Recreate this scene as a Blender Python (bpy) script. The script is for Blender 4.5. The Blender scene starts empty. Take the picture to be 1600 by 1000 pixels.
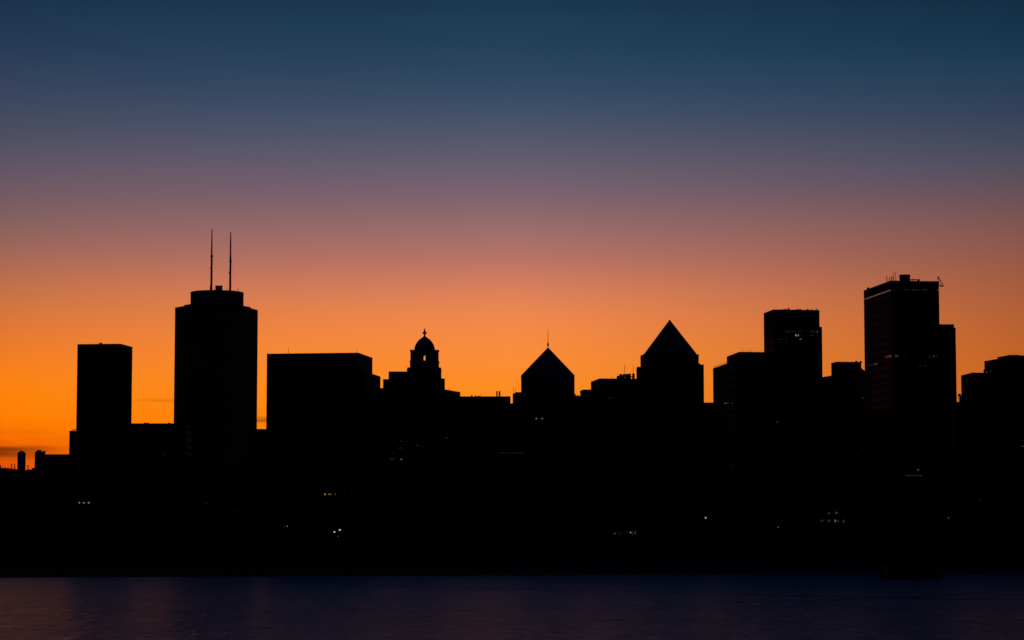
import bpy, bmesh, math, random
from mathutils import Vector, Matrix
random.seed(7)
S = bpy.context.scene
COL = S.collection
R = math.radians

# ------------------------------------------------------------------ camera
F = 4000.0            # focal length in pixels of the 1600 px wide photograph
EYE = 8.0             # metres above the river
TH = math.atan(357.0 / F)
cam_d = bpy.data.cameras.new('camera'); cam = bpy.data.objects.new('camera', cam_d); COL.objects.link(cam)
cam_d.sensor_width = 36.0; cam_d.lens = 36.0 * F / 1600.0
cam_d.clip_start = 1.0; cam_d.clip_end = 60000.0
cam.location = (0, 0, EYE); cam.rotation_euler = (math.pi / 2 + TH, 0, 0)
S.camera = cam
S.view_settings.view_transform = 'Standard'; S.view_settings.look = 'None'
S.view_settings.exposure = 0.0; S.view_settings.gamma = 1.0
CT, ST = math.cos(TH), math.sin(TH)

def lin(c):
    return tuple(((v / 255.0) / 12.92 if v / 255.0 <= 0.04045 else ((v / 255.0 + 0.055) / 1.055) ** 2.4) for v in c)

# ------------------------------------------------------------------ dusk sky (function of true direction only)
W = bpy.data.worlds.new('World'); S.world = W; W.use_nodes = True
nt = W.node_tree; N = nt.nodes; L = nt.links
N.clear()
def M_(op, a, b=None, c=None, clamp=False):
    n = N.new('ShaderNodeMath'); n.operation = op; n.use_clamp = clamp
    for i, v in enumerate((a, b, c)):
        if v is None: continue
        if isinstance(v, (int, float)): n.inputs[i].default_value = v
        else: L.new(v, n.inputs[i])
    return n.outputs[0]
tc = N.new('ShaderNodeTexCoord'); sx = N.new('ShaderNodeSeparateXYZ'); L.new(tc.outputs['Generated'], sx.inputs[0])
X, Y, Z = sx.outputs
hyp = M_('SQRT', M_('ADD', M_('MULTIPLY', X, X), M_('MULTIPLY', Y, Y)))
T = M_('MULTIPLY', M_('DIVIDE', Z, M_('MAXIMUM', hyp, 1e-4)), 4000.0)      # height above horizon, 4000 * tan(elevation)
AZ = M_('MULTIPLY', M_('ARCTAN2', X, Y), 4000.0)                            # azimuth from the view axis, 4000 * radians
def ramp(stops):
    r = N.new('ShaderNodeValToRGB'); cr = r.color_ramp; cr.interpolation = 'B_SPLINE'
    L.new(M_('DIVIDE', T, 2000.0, clamp=True), r.inputs[0])
    st = sorted([((857 - y) / 2000.0, c) for y, c in stops])
    st += [(0.62, (12, 31, 50)), (1.0, (7, 17, 30))]
    while len(cr.elements) < len(st): cr.elements.new(0.5)
    for e, (p, c) in zip(cr.elements, st):
        e.position = p
    for e, (p, c) in zip(cr.elements, st):
        e.position = p; e.color = (*lin(c), 1)
    return r.outputs[0]
SKY_L = [(857, (200, 60, 8)), (735, (222, 76, 8)), (712, (232, 88, 2)), (690, (252, 107, 0)), (650, (255, 130, 0)), (600, (254, 130, 14)),
         (550, (236, 122, 38)), (500, (214, 116, 56)), (450, (189, 110, 74)), (400, (158, 102, 88)), (350, (128, 95, 95)),
         (300, (110, 87, 98)), (240, (84, 81, 101)), (180, (64, 74, 96)), (120, (50, 66, 92)), (60, (36, 58, 86)), (0, (28, 54, 82))]
SKY_C = [(857, (220, 90, 10)), (735, (250, 115, 5)), (690, (255, 130, 5)), (650, (255, 138, 15)), (600, (254, 142, 36)), (550, (252, 141, 57)),
         (500, (243, 137, 75)), (460, (223, 130, 89)), (430, (204, 122, 97)), (400, (183, 116, 103)), (350, (152, 108, 107)), (300, (122, 99, 110)),
         (240, (97, 92, 112)), (180, (69, 84, 107)), (120, (48, 74, 101)), (60, (37, 67, 92)), (0, (31, 63, 88))]
SKY_R = [(857, (150, 60, 15)), (690, (215, 98, 20)), (640, (210, 100, 28)), (590, (200, 100, 35)), (550, (190, 98, 42)), (500, (180, 96, 52)), (450, (164, 92, 63)),
         (400, (144, 88, 74)), (350, (124, 85, 82)), (300, (95, 79, 90)), (250, (76, 77, 96)), (180, (48, 66, 90)), (105, (32, 62, 88)),
         (60, (24, 55, 80)), (0, (20, 48, 70))]
U = M_('DIVIDE', AZ, 800.0)
def mix(f, a, b, mode='MIX'):
    m = N.new('ShaderNodeMix'); m.data_type = 'RGBA'; m.blend_type = mode
    if isinstance(f, (int, float)): m.inputs[0].default_value = f
    else: L.new(f, m.inputs[0])
    for k, v in ((6, a), (7, b)):
        if isinstance(v, tuple): m.inputs[k].default_value = (*v, 1)
        else: L.new(v, m.inputs[k])
    return m.outputs[2]
fl = M_('POWER', M_('ADD', U, 1.0, clamp=True), 0.65)
fr = M_('POWER', M_('ADD', U, 0.0, clamp=True), 1.1)
sky = mix(fr, mix(fl, ramp(SKY_L), ramp(SKY_C)), ramp(SKY_R))
# thin cloud streaks low in the west
nz = N.new('ShaderNodeTexNoise'); nz.noise_dimensions = '2D'; nz.inputs['Scale'].default_value = 1.0; nz.inputs['Detail'].default_value = 3
cb = N.new('ShaderNodeCombineXYZ'); L.new(M_('DIVIDE', AZ, 90.0), cb.inputs[0]); L.new(M_('DIVIDE', T, 9.0), cb.inputs[1]); L.new(cb.outputs[0], nz.inputs['Vector'])
wob = M_('MULTIPLY', M_('SUBTRACT', nz.outputs[0], 0.5), 7.0)
def streak(y0, h, x0, x1, soft, k, slope=0.0):
    a0, a1 = x0 - 800.0, x1 - 800.0
    tt = M_('DIVIDE', M_('ADD', M_('SUBTRACT', M_('ADD', T, wob), 857.0 - y0), M_('MULTIPLY', M_('SUBTRACT', AZ, a0), slope)), h)
    g = M_('POWER', 2.718, M_('MULTIPLY', M_('MULTIPLY', tt, tt), -1.0))
    wl = M_('DIVIDE', M_('SUBTRACT', AZ, a0 - soft), soft, clamp=True)
    wr = M_('DIVIDE', M_('SUBTRACT', a1 + soft, AZ), soft, clamp=True)
    return M_('MULTIPLY', M_('MULTIPLY', g, M_('MULTIPLY', wl, wr)), k)
tot = None
for a in ((713, 6.5, -400, 6, 110, .95), (704, 4.5, -400, 30, 95, .8), (685.5, 1.4, -60, 22, 14, .18, .1), (679, 5, -300, 60, 60, .10),
          (628.5, 2.8, 248, 300, 55, .24), (657.5, 3.5, 398, 440, 30, .6), (690, 4, 60, 150, 40, .08)):
    s_ = streak(*a); tot = s_ if tot is None else M_('ADD', tot, s_)
tot = M_('MINIMUM', tot, 0.9)
sky = mix(tot, sky, lin((120, 50, 10)))
# the glow belongs to the western horizon: the rest of the dome is night blue
cosaz = M_('DIVIDE', Y, M_('MAXIMUM', hyp, 1e-4))
west = M_('POWER', M_('MULTIPLY', M_('ADD', cosaz, 0.25), 1 / 1.22, clamp=True), 5.0)
west = M_('MULTIPLY', west, M_('SUBTRACT', 1.0, M_('POWER', M_('MAXIMUM', Z, 0.0), 0.7), clamp=True))
west = M_('MINIMUM', M_('MULTIPLY', west, 1.35), 1.0)
sky = mix(west, lin((9, 13, 27)), sky)
sky = mix(M_('GREATER_THAN', Z, -0.002), (0.0006, 0.0007, 0.001), sky)
bg = N.new('ShaderNodeBackground'); L.new(sky, bg.inputs[0]); bg.inputs[1].default_value = 1.0
wo = N.new('ShaderNodeOutputWorld'); L.new(bg.outputs[0], wo.inputs[0])

# ------------------------------------------------------------------ materials
def mat(name, rgb, rough=0.8, metal=0.0, var=0.25, scale=0.15, spec=0.06):
    m = bpy.data.materials.new(name); m.use_nodes = True
    t = m.node_tree; b = t.nodes['Principled BSDF']
    b.inputs['Roughness'].default_value = rough; b.inputs['Metallic'].default_value = metal
    b.inputs['Specular IOR Level'].default_value = spec
    c = t.nodes.new('ShaderNodeTexCoord'); n = t.nodes.new('ShaderNodeTexNoise'); n.inputs['Scale'].default_value = scale
    n.inputs['Detail'].default_value = 6
    r = t.nodes.new('ShaderNodeValToRGB')
    r.color_ramp.elements[0].position = .3; r.color_ramp.elements[1].position = .7
    r.color_ramp.elements[0].color = (*[v * (1 - var) for v in rgb], 1); r.color_ramp.elements[1].color = (*[v * (1 + var) for v in rgb], 1)
    t.links.new(c.outputs['Object'], n.inputs['Vector']); t.links.new(n.outputs[0], r.inputs[0]); t.links.new(r.outputs[0], b.inputs['Base Color'])
    return m
def glow(name, srgb, k=1.0):
    m = bpy.data.materials.new(name); m.use_nodes = True
    b = m.node_tree.nodes['Principled BSDF']; c = lin(srgb)
    b.inputs['Base Color'].default_value = (0.02, 0.02, 0.02, 1)
    b.inputs['Emission Color'].default_value = (*c, 1); b.inputs['Emission Strength'].default_value = k
    return m
CONC = mat('concrete', (0.22, 0.21, 0.20)); DCONC = mat('dark_stone', (0.12, 0.11, 0.11)); BRICK = mat('brick', (0.16, 0.09, 0.07), scale=.6)
LIME = mat('limestone', (0.24, 0.23, 0.21)); GLASS = mat('window_glass', (0.015, 0.018, 0.022), rough=0.65, var=.4, spec=.008)
BRONZE = mat('tinted_glass', (0.03, 0.022, 0.028), rough=0.55, var=.4, spec=.008)
ROOF = mat('roofing', (0.06, 0.06, 0.06), rough=.9); COPPER = mat('copper_roof', (0.10, 0.16, 0.13), rough=.7)
METAL = mat('painted_steel', (0.08, 0.08, 0.085), rough=.55, metal=.3, spec=.3); LEAF = mat('foliage', (0.04, 0.055, 0.025), rough=.9, scale=.5)
BARK = mat('bark', (0.06, 0.045, 0.03)); HULL = mat('hull_paint', (0.03, 0.03, 0.035), rough=.6); ASPH = mat('ground_surface', (0.05, 0.05, 0.045), rough=.95, scale=.02)
ALU = mat('metal_cladding', (0.15, 0.13, 0.145), rough=.8, var=.2, spec=.0)
WARM = glow('lamp_light_warm', (235, 190, 120)); WHITE = glow('lamp_light_white', (255, 246, 215), 1.6)
_gl = {}
def G(rgb):
    if rgb not in _gl: _gl[rgb] = glow('light_and_sky_glow', rgb, .5)  # for windows, lamps and the emissive strip imitating sky glow
    return _gl[rgb]

# ------------------------------------------------------------------ geometry helpers
def ray(px, py):
    rx, ry = (px - 800.0) / F, (500.0 - py) / F
    return Vector((rx, CT - ST * ry, ST + CT * ry))
def P(px, py, y):
    d = ray(px, py); return Vector((0, 0, EYE)) + d * (y / d.y)
def PZ(px, py, z):
    d = ray(px, py); return Vector((0, 0, EYE)) + d * ((z - EYE) / d.z)
def ZT(px, py, y): return P(px, py, y).z
def xat(px, y, z):           # world x of image column px at distance y, height z
    return (px - 800.0) / F * (CT * y + ST * (z - EYE))
def perp_rect(M, B, apx):
    """plan rectangle from its nearest corner M, far corner B, and the column the other front corner reaches"""
    v = Vector((B.x - M.x, B.y - M.y)); z = M.z
    n = Vector((v.y, -v.x)).normalized()
    if (apx < 800 and (xat(apx, M.y, z) - M.x) * n.x < 0) or (apx >= 800 and (xat(apx, M.y, z) - M.x) * n.x < 0): n = -n
    k = (apx - 800.0) / F
    s = (k * (CT * M.y + ST * (z - EYE)) - M.x) / (n.x - k * CT * n.y)
    A = Vector((M.x, M.y)) + n * s
    m = Vector((M.x, M.y)); b = Vector((B.x, B.y))
    return ccw([m, b, A + v, A])
def ccw(p):
    a = sum(p[i].x * p[(i + 1) % len(p)].y - p[(i + 1) % len(p)].x * p[i].y for i in range(len(p)))
    return p if a > 0 else p[::-1]
def facing(x0, x1, y, z, depth, rot=0.0):
    """plan of a block whose outline spans columns x0..x1, front at distance y"""
    c, s = math.cos(rot), math.sin(rot)
    if (x0 + x1) / 2 < 800:
        a = Vector((xat(x0, y, z), y))
        # outline's right end is the far right corner unless that lies left of the near one
        k = (x1 - 800.0) / F
        yb = y + depth if x1 < 800 else y
        w = xat(x1, yb, z) - a.x
        return ccw([a, a + Vector((w, 0)), a + Vector((w, depth)), a + Vector((0, depth))])
    a = Vector((xat(x1, y, z), y)); yb = y + depth if x0 > 800 else y
    w = a.x - xat(x0, yb, z)
    return ccw([a, a - Vector((w, 0)), a + Vector((-w, depth)), a + Vector((0, depth))])
def inset(p, d):
    out = []; n = len(p)
    for i in range(n):
        a, b, c = p[i - 1], p[i], p[(i + 1) % n]
        e1 = (b - a).normalized(); e2 = (c - b).normalized()
        n1 = Vector((-e1.y, e1.x)); n2 = Vector((-e2.y, e2.x))
        h = (n1 + n2); h = h.normalized() if h.length > 1e-6 else n1
        out.append(b + h * (d / max(0.3, h.dot(n1))))
    return out
class MB:
    def __init__(s): s.v = []; s.f = []
    def prism(s, p, z0, z1, top=None):
        b = len(s.v); n = len(p); top = top or p
        s.v += [(q.x, q.y, z0) for q in p] + [(q.x, q.y, z1) for q in top]
        s.f.append(tuple(range(b + n - 1, b - 1, -1))); s.f.append(tuple(range(b + n, b + 2 * n)))
        for i in range(n):
            j = (i + 1) % n; s.f.append((b + i, b + j, b + n + j, b + n + i))
        return s
    def box(s, cx, cy, z0, z1, w, d, rot=0.0):
        c, sn = math.cos(rot), math.sin(rot)
        return s.prism([Vector((cx + x * c - y * sn, cy + x * sn + y * c)) for x, y in ((-w/2, -d/2), (w/2, -d/2), (w/2, d/2), (-w/2, d/2))], z0, z1)
    def cyl(s, cx, cy, z0, z1, r0, r1=None, n=20):
        r1 = r0 if r1 is None else r1
        q = lambda r: [Vector((cx + r * math.cos(2 * math.pi * i / n), cy + r * math.sin(2 * math.pi * i / n))) for i in range(n)]
        return s.prism(q(r0), z0, z1, q(r1))
    def tube(s, a, b, r, n=6, r1=None):
        a, b = Vector(a), Vector(b); r1 = r if r1 is None else r1
        d = (b - a).normalized(); u = d.orthogonal().normalized(); w = d.cross(u)
        k = len(s.v)
        for c, rr in ((a, r), (b, r1)):
            s.v += [tuple(c + (u * math.cos(2*math.pi*i/n) + w * math.sin(2*math.pi*i/n)) * rr) for i in range(n)]
        s.f.append(tuple(range(k + n - 1, k - 1, -1))); s.f.append(tuple(range(k + n, k + 2 * n)))
        for i in range(n): s.f.append((k + i, k + (i+1) % n, k + n + (i+1) % n, k + n + i))
        return s
    def lathe(s, cx, cy, prof, n=28):
        k = len(s.v)
        for z, r in prof: s.v += [(cx + r * math.cos(2*math.pi*i/n), cy + r * math.sin(2*math.pi*i/n), z) for i in range(n)]
        m = len(prof)
        for j in range(m - 1):
            for i in range(n):
                a = k + j * n + i; b = k + j * n + (i + 1) % n
                s.f.append((a, b, b + n, a + n))
        s.f.append(tuple(range(k + n - 1, k - 1, -1))); s.f.append(tuple(k + (m - 1) * n + i for i in range(n)))
        return s
    def build(s, name, m, parent=None, smooth=False):
        o0 = parent['_base'] if parent is not None else (0, 0, 0)
        me = bpy.data.meshes.new(name)
        me.from_pydata([(x - o0[0], y - o0[1], z - o0[2]) for x, y, z in s.v], [], s.f); me.update()
        me.materials.append(m)
        if smooth:
            for p in me.polygons: p.use_smooth = True
        o = bpy.data.objects.new(name, me); COL.objects.link(o)
        if parent is not None: o.parent = parent if parent.get('_isroot', True) else parent
        return o
ROOTS = []
def thing(name, label, cat, loc, group=None):
    o = bpy.data.objects.new(name, None); COL.objects.link(o); o.location = loc; o['_base'] = tuple(loc)
    o['label'] = label; o['category'] = cat
    if group: o['group'] = group
    o.empty_display_size = 2; ROOTS.append(o)
    return o
def tag(o, label, cat, group=None, kind=None):
    if label: o['label'] = label
    if cat: o['category'] = cat
    if group: o['group'] = group
    if kind: o['kind'] = kind
    return o
GZ = 2.5     # ground level
class Building:
    def __init__(s, name, label, cat='building', group=None):
        s.name, s.label, s.cat, s.group = name, label, cat, group; s.root = None; s.blocks = []
        s.wall = MB(); s.glaz = MB(); s.roof = MB()
    def start(s, p):
        if s.root is None:
            c = sum(p, Vector((0, 0))) / len(p)
            s.root = thing(s.name, s.label, s.cat, (c.x, c.y, GZ), s.group)
    def block(s, p, z1, z0=None, style='grid', fl=3.9, bay=4.5, roof=True, par=0.9, blank=0.0):
        p = ccw(p); s.start(p); z0 = GZ - .5 if z0 is None else z0
        s.blocks.append((p, z0, z1))
        s.glaz.prism(inset(p, 0.45), z0, z1 - .35)
        top = z1 - par
        if style == 'solid':
            s.wall.prism(inset(p, .02), z0 - .01, top)
        else:
            band = {'grid': 1.5, 'bands': 2.0, 'piers': 0.9, 'curtain': .5}[style]
            z = z0 + .3
            n = max(1, int(round((top - blank - z) / fl))); h = (top - blank - z) / n
            for i in range(n + 1):
                zz = z + i * h
                s.wall.prism(inset(p, .03), zz - band / 2, min(zz + band / 2, top) if i < n else top)
            for i in range(len(p)):
                a, b = p[i], p[(i + 1) % len(p)]; e = b - a; ln = e.length
                if ln < 2.5: continue
                e.normalize(); ang = math.atan2(e.y, e.x); nn = Vector((-e.y, e.x))
                m = max(1, int(round(ln / bay)))
                pw = {'grid': 1.2, 'bands': .5, 'piers': 1.3, 'curtain': .25}[style]
                for k in range(m + 1):
                    pw_ = pw
                    t = min(max(k * ln / m, pw / 2), ln - pw / 2)
                    c = a + e * t + nn * .26
                    s.wall.box(c.x, c.y, z0 + .01, top - .004, pw_, .5, ang)
        if roof: s.roof.prism(inset(p, -0.02), top, z1)
        return s
    def done(s, wm=None, gm=None, rm=None):
        wm = wm or CONC
        s.w = s.wall.build('wall', wm, s.root)
        if s.glaz.v: s.glaz.build('glazing', gm or GLASS, s.root)
        if s.roof.v: s.roof.build('roof', rm or ROOF, s.root)
        return s
    def part(s, name, mb, m, smooth=False): return mb.build(name, m, s.root, smooth)
    def lit(s, px, py, w=3.0, h=1.8, rgb=(190, 150, 100), name='lit_window', m=None):
        """a lit pane on the wall the camera sees at that spot; w, h in photo pixels"""
        d = ray(px, py); best = None
        for p, z0, z1 in s.blocks:
            for i in range(len(p)):
                a, b = p[i], p[(i + 1) % len(p)]; e = b - a
                nrm = Vector((e.y, -e.x)).normalized()
                den = nrm.x * d.x + nrm.y * d.y
                if den >= -1e-6: continue
                t = (nrm.x * a.x + nrm.y * a.y) / den
                hx, hy, hz = d.x * t, d.y * t, EYE + d.z * t
                u = ((hx - a.x) * e.x + (hy - a.y) * e.y) / e.length_squared
                if -0.001 <= u <= 1.001 and z0 <= hz <= z1 and (best is None or t < best[0]): best = (t, Vector((hx, hy)), hz, nrm, math.atan2(e.y, e.x), den)
        if best is None:
            print('LIT MISS', s.label, px, py); return
        t, c, hz, nrm, ang, den = best
        sc = t * d.length / F
        c2 = c + nrm * .1
        mb = MB(); cosf = max(.15, abs(nrm.y))
        mb.box(c2.x, c2.y, hz - h * sc / 2, hz + h * sc / 2, w * sc / cosf, .2, ang)
        return mb.build(name, m or G(rgb), s.root)
    def mast(s, px, y0, y1, dist, w=1.0, name='antenna', px1=None, w1=None, m=None):
        """a mast from image row y0 (foot) to y1 (tip)"""
        a = P(px, y0, dist)
        z1 = ZT(px, y1, dist); k = dist / F
        bx = a.x if px1 is None else xat(px1, dist, z1)
        mb = MB(); mb.tube((a.x, dist, a.z - .6), (bx, dist, z1), w * k / 2, 8, (w if w1 is None else w1) * k / 2)
        return mb.build(name, m or METAL, s.root)
    def unit(s, x0, x1, y0, y1, dist, depth=4.0, name='rooftop_unit', m=None, sink=.4):
        """a box of plant on the roof, rows y0 (foot) to y1 (top)"""
        z1 = ZT(x0, y1, dist); z0 = ZT(x0, y0, dist) - sink
        a, b = xat(x0, dist, z1), xat(x1, dist, z1)
        mb = MB(); mb.box((a + b) / 2, dist + depth / 2, z0, z1, b - a, depth)
        mb.box((a + b) / 2, dist + depth / 2, z1 - .12, z1 + .03, (b - a) * 1.06, depth * 1.03)
        return mb.build(name, m or METAL, s.root)

def two_face(px, py, Yd, B, apx):
    m = P(px, py, Yd); b = PZ(B[0], B[1], m.z); return perp_rect(m, b, apx), m.z

# ------------------------------------------------------------------ ground, river, quay
QY = 800.0
def sheet(name, x0, x1, y0, y1, z, m, kind='structure', thick=0):
    mb = MB()
    if thick: mb.box((x0+x1)/2, (y0+y1)/2, z - thick, z, x1-x0, y1-y0)
    else:
        mb.v = [(x0, y0, z), (x1, y0, z), (x1, y1, z), (x0, y1, z)]; mb.f = [(0, 1, 2, 3)]
    o = mb.build(name, m); o['kind'] = kind; return o
WAT = bpy.data.materials.new('river_water'); WAT.use_nodes = True
def water_nodes():
    t = WAT.node_tree; n = t.nodes; l = t.links; b = n['Principled BSDF']
    b.inputs['Base Color'].default_value = (0.003, 0.012, 0.075, 1); b.inputs['Specular Tint'].default_value = (.5, .64, 1, 1); b.inputs['IOR'].default_value = 1.33
    tc = n.new('ShaderNodeTexCoord')
    def noise(scx, scy, det, rgh=.55, dis=0.0, loc=0):
        mp = n.new('ShaderNodeMapping'); mp.inputs['Scale'].default_value = (scx, scy, 1); mp.inputs['Location'].default_value = (loc, loc, 0)
        z = n.new('ShaderNodeTexNoise'); z.inputs['Scale'].default_value = 1; z.inputs['Detail'].default_value = det; z.inputs['Roughness'].default_value = rgh
        z.inputs['Distortion'].default_value = dis
        l.new(tc.outputs['Object'], mp.inputs[0]); l.new(mp.outputs[0], z.inputs['Vector']); return z.outputs[0]
    def m(op, a, b_):
        q = n.new('ShaderNodeMath'); q.operation = op
        for i, v in enumerate((a, b_)):
            if isinstance(v, (int, float)): q.inputs[i].default_value = v
            else: l.new(v, q.inputs[i])
        return q.outputs[0]
    swell = noise(.02, .10, 3); chop = noise(.09, .45, 4, .6, 0, 9); fine = noise(.8, 2.2, 3, .6, 0, 31)
    rip = noise(.20, .085, 3, .6, .2, 17)
    h = m('ADD', m('ADD', m('MULTIPLY', swell, .5), m('MULTIPLY', rip, 3.6)), m('ADD', m('MULTIPLY', chop, 1.0), m('MULTIPLY', fine, .25)))
    bp = n.new('ShaderNodeBump'); bp.inputs['Strength'].default_value = 1.0; bp.inputs['Distance'].default_value = 1.0
    l.new(h, bp.inputs['Height']); l.new(bp.outputs[0], b.inputs['Normal'])
    # smooth slicks and ruffled patches: long streaks of different roughness
    sl = noise(.0022, .02, 3, .5, .6, 3)
    r = n.new('ShaderNodeValToRGB'); r.color_ramp.elements[0].position = .38; r.color_ramp.elements[1].position = .62
    r.color_ramp.elements[0].color = (.17,) * 3 + (1,); r.color_ramp.elements[1].color = (.22,) * 3 + (1,)
    l.new(sl, r.inputs[0]); l.new(r.outputs[0], b.inputs['Roughness'])
    # narrow winding current lines, calmer than the rest
    sp = n.new('ShaderNodeSeparateXYZ'); l.new(tc.outputs['Object'], sp.inputs[0])
    xn = m('DIVIDE', m('ADD', sp.outputs[0], 150), 300)
    cl = noise(.012, .012, 2, .5, 0, 57)
    def current(pts, half):
        q = n.new('ShaderNodeValToRGB'); q.color_ramp.interpolation = 'B_SPLINE'; e = q.color_ramp.elements
        while len(e) < len(pts): e.new(.5)
        for k, (x_, y_) in zip(e, pts): k.position = (x_ + 150) / 300
        for k, (x_, y_) in zip(e, pts): k.position = (x_ + 150) / 300; k.color = ((y_ - 150) / 500,) * 3 + (1,)
        l.new(xn, q.inputs[0])
        yl = m('ADD', m('ADD', m('MULTIPLY', q.outputs[0], 500), 150), m('MULTIPLY', m('SUBTRACT', cl, .5), 22))
        return m('DIVIDE', m('ABSOLUTE', m('SUBTRACT', sp.outputs[1], yl), 0), half)
    c1 = current([(-140, 640), (-100, 636), (-61, 618), (-30, 560), (-12, 528), (0, 516), (34, 457), (54, 432), (70, 410), (150, 380)], 9)
    c2 = current([(-140, 160), (-60, 160), (-10, 330), (16, 372), (34, 386), (52, 405), (66, 425), (90, 470), (150, 560)], 6)
    c2 = m('ADD', c2, m('MULTIPLY', m('MAXIMUM', m('SUBTRACT', 34, sp.outputs[0]), 0), .06))
    d_ = m('MINIMUM', c1, c2)
    r2 = n.new('ShaderNodeValToRGB'); r2.color_ramp.elements[0].position = .45; r2.color_ramp.elements[1].position = 1.0
    r2.color_ramp.elements[0].color = (.26,) * 3 + (1,); r2.color_ramp.elements[1].color = (.92,) * 3 + (1,)
    l.new(m('ADD', d_, m('MULTIPLY', noise(.008, .01, 2, .5, 0, 90), .75)), r2.inputs[0])
    # murky blue body colour under a reflecting surface; current lines reflect less
    df = n.new('ShaderNodeBsdfDiffuse'); df.inputs['Color'].default_value = (.004, .011, .062, 1)
    gl = n.new('ShaderNodeBsdfGlossy'); gl.inputs['Color'].default_value = (.62, .72, 1.0, 1)
    l.new(r.outputs[0], gl.inputs['Roughness']); l.new(bp.outputs[0], gl.inputs['Normal'])
    fz = n.new('ShaderNodeFresnel'); fz.inputs['IOR'].default_value = 1.33; l.new(bp.outputs[0], fz.inputs['Normal'])
    mx = n.new('ShaderNodeMixShader'); l.new(m('MULTIPLY', fz.outputs[0], r2.outputs[0]), mx.inputs[0])
    l.new(df.outputs[0], mx.inputs[1]); l.new(gl.outputs[0], mx.inputs[2])
    l.new(mx.outputs[0], n['Material Output'].inputs['Surface'])
water_nodes()
sheet('river', -9000, 9000, -6000, 1000, 0, WAT)
SHORE = [(-26000, 700), (-700, 690), (-215, 704), (-145, 727), (-60, 760), (-20, 772), (0, 784), (60, 803), (150, 836), (178, 842), (400, 858), (900, 870), (26000, 880)]
mb = MB(); mb.v = [(x_, y_ + 1, GZ) for x_, y_ in SHORE] + [(26000, 45000, GZ), (-26000, 45000, GZ)]; mb.f = [tuple(range(len(mb.v)))]
mb.build('ground', ASPH)['kind'] = 'structure'

q = thing('quay_wall', 'long low dark quay wall at the edge of the river', 'wall', (0, QY, 0))
def strip(y0, y1, z0, z1):
    m = MB(); n = len(SHORE) - 2
    for x_, y_ in SHORE[1:-1]: m.v += [(x_, y_ + y0, z0), (x_, y_ + y0, z1), (x_, y_ + y1, z1), (x_, y_ + y1, z0)]
    for i in range(n - 1):
        a, b_ = 4 * i, 4 * i + 4
        for k in range(4): m.f.append((a + k, a + (k + 1) % 4, b_ + (k + 1) % 4, b_ + k))
    m.f += [(0, 3, 2, 1), tuple(4 * (n - 1) + k for k in range(4))]
    return m
strip(-.6, .98, -2, GZ + .1).build('wall', CONC, q)
strip(-.8, 1.0, GZ + .1, GZ + .45).build('coping', DCONC, q)

# distant rise on the left
mb = MB(); nx, ny = 70, 16
for j in range(ny + 1):
    for i in range(nx + 1):
        x = -2600 + i * 50; y = 2500 + j * 130
        r_ = math.sin(min(1, max(0, j / ny)) * math.pi) ** .8
        e = min(1, (x + 2600) / 500) * min(1, max(0, (900 - x) / 700))
        hgt = 74 * r_ * max(0, e) * (1 + .04 * math.sin(x * .011) + .03 * math.sin(x * .037 + 1))
        mb.v.append((x, y, GZ - 1 + hgt))
for j in range(ny):
    for i in range(nx):
        a = j * (nx + 1) + i; mb.f.append((a, a + 1, a + nx + 2, a + nx + 1))
mb.build('hill', LEAF, None, True)['kind'] = 'structure'

# ------------------------------------------------------------------ skyline, left to right
# 1 plain slab tower on the left
b = Building('office_tower', 'plain dark slab tower with a flat roof, leftmost of the tall towers', 'tower')
p, z = two_face(188, 537, 1500, (207, 542), 121)
b.block(p, z, style='piers', bay=3.2, blank=5).done(DCONC)
b.unit(155, 158.5, 537, 535.6, 1507)

# 2 twin masted tower
b = Building('masted_tower', 'tallest left tower with two needle masts on a round crown', 'tower')
zt = ZT(273.5, 480.5, 1600)
fr_ = [(273.5, 480.5), (288, 478), (305, 475.8), (322, 474.8), (339, 474.6), (356, 475.6), (374, 478), (392, 481.6), (403, 484.5)]
fp = [PZ(a, c, zt) for a, c in fr_]
pl = [Vector((q_.x, q_.y)) for q_ in fp]
cen = (pl[0] + pl[-1]) / 2
back = [Vector((cen.x, cen.y)) + (Vector((cen.x, cen.y)) - v) * .8 + Vector((0, 2)) for v in pl[1:-1]]
outer = ccw(pl + back)
b.block(outer, zt, style='piers', bay=3.0)
zt2 = ZT(288, 476.3, fp[1].y + .5)
p2 = [Vector((xat(px_, fp[i].y + .6, zt2), fp[i].y + .6)) for i, (px_, _) in enumerate(fr_) if 0 < i < 8]
b.block(ccw(p2 + [v + (cen - v) * .15 for v in back]), zt2, z0=zt - 1.5, style='solid')
cy_ = 1600 + 14; zc = ZT(339, 453.2, 1600 - 2)
rc = (xat(380.5, cy_, zc) - xat(298, cy_, zc)) / 2; cx_ = xat(339.3, cy_, zc)
ring = [Vector((cx_ + rc * math.cos(2 * math.pi * i / 48), cy_ + rc * math.sin(2 * math.pi * i / 48))) for i in range(48)]
b.block(ring, zc, z0=zt - 1, style='solid', par=1.0)
b.done(CONC)
mb = MB(); zp = ZT(340, 447.5, cy_); xp = xat(342, cy_, zp)
mb.box(xp, cy_, zc - .5, zp, 3.9, 5)
for dx in (-1.9, -1.0, 0, 1.0, 1.9): mb.box(xp + dx, cy_, zp - .1, zp + .55, .42, 4)
b.part('penthouse', mb, DCONC)
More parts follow.
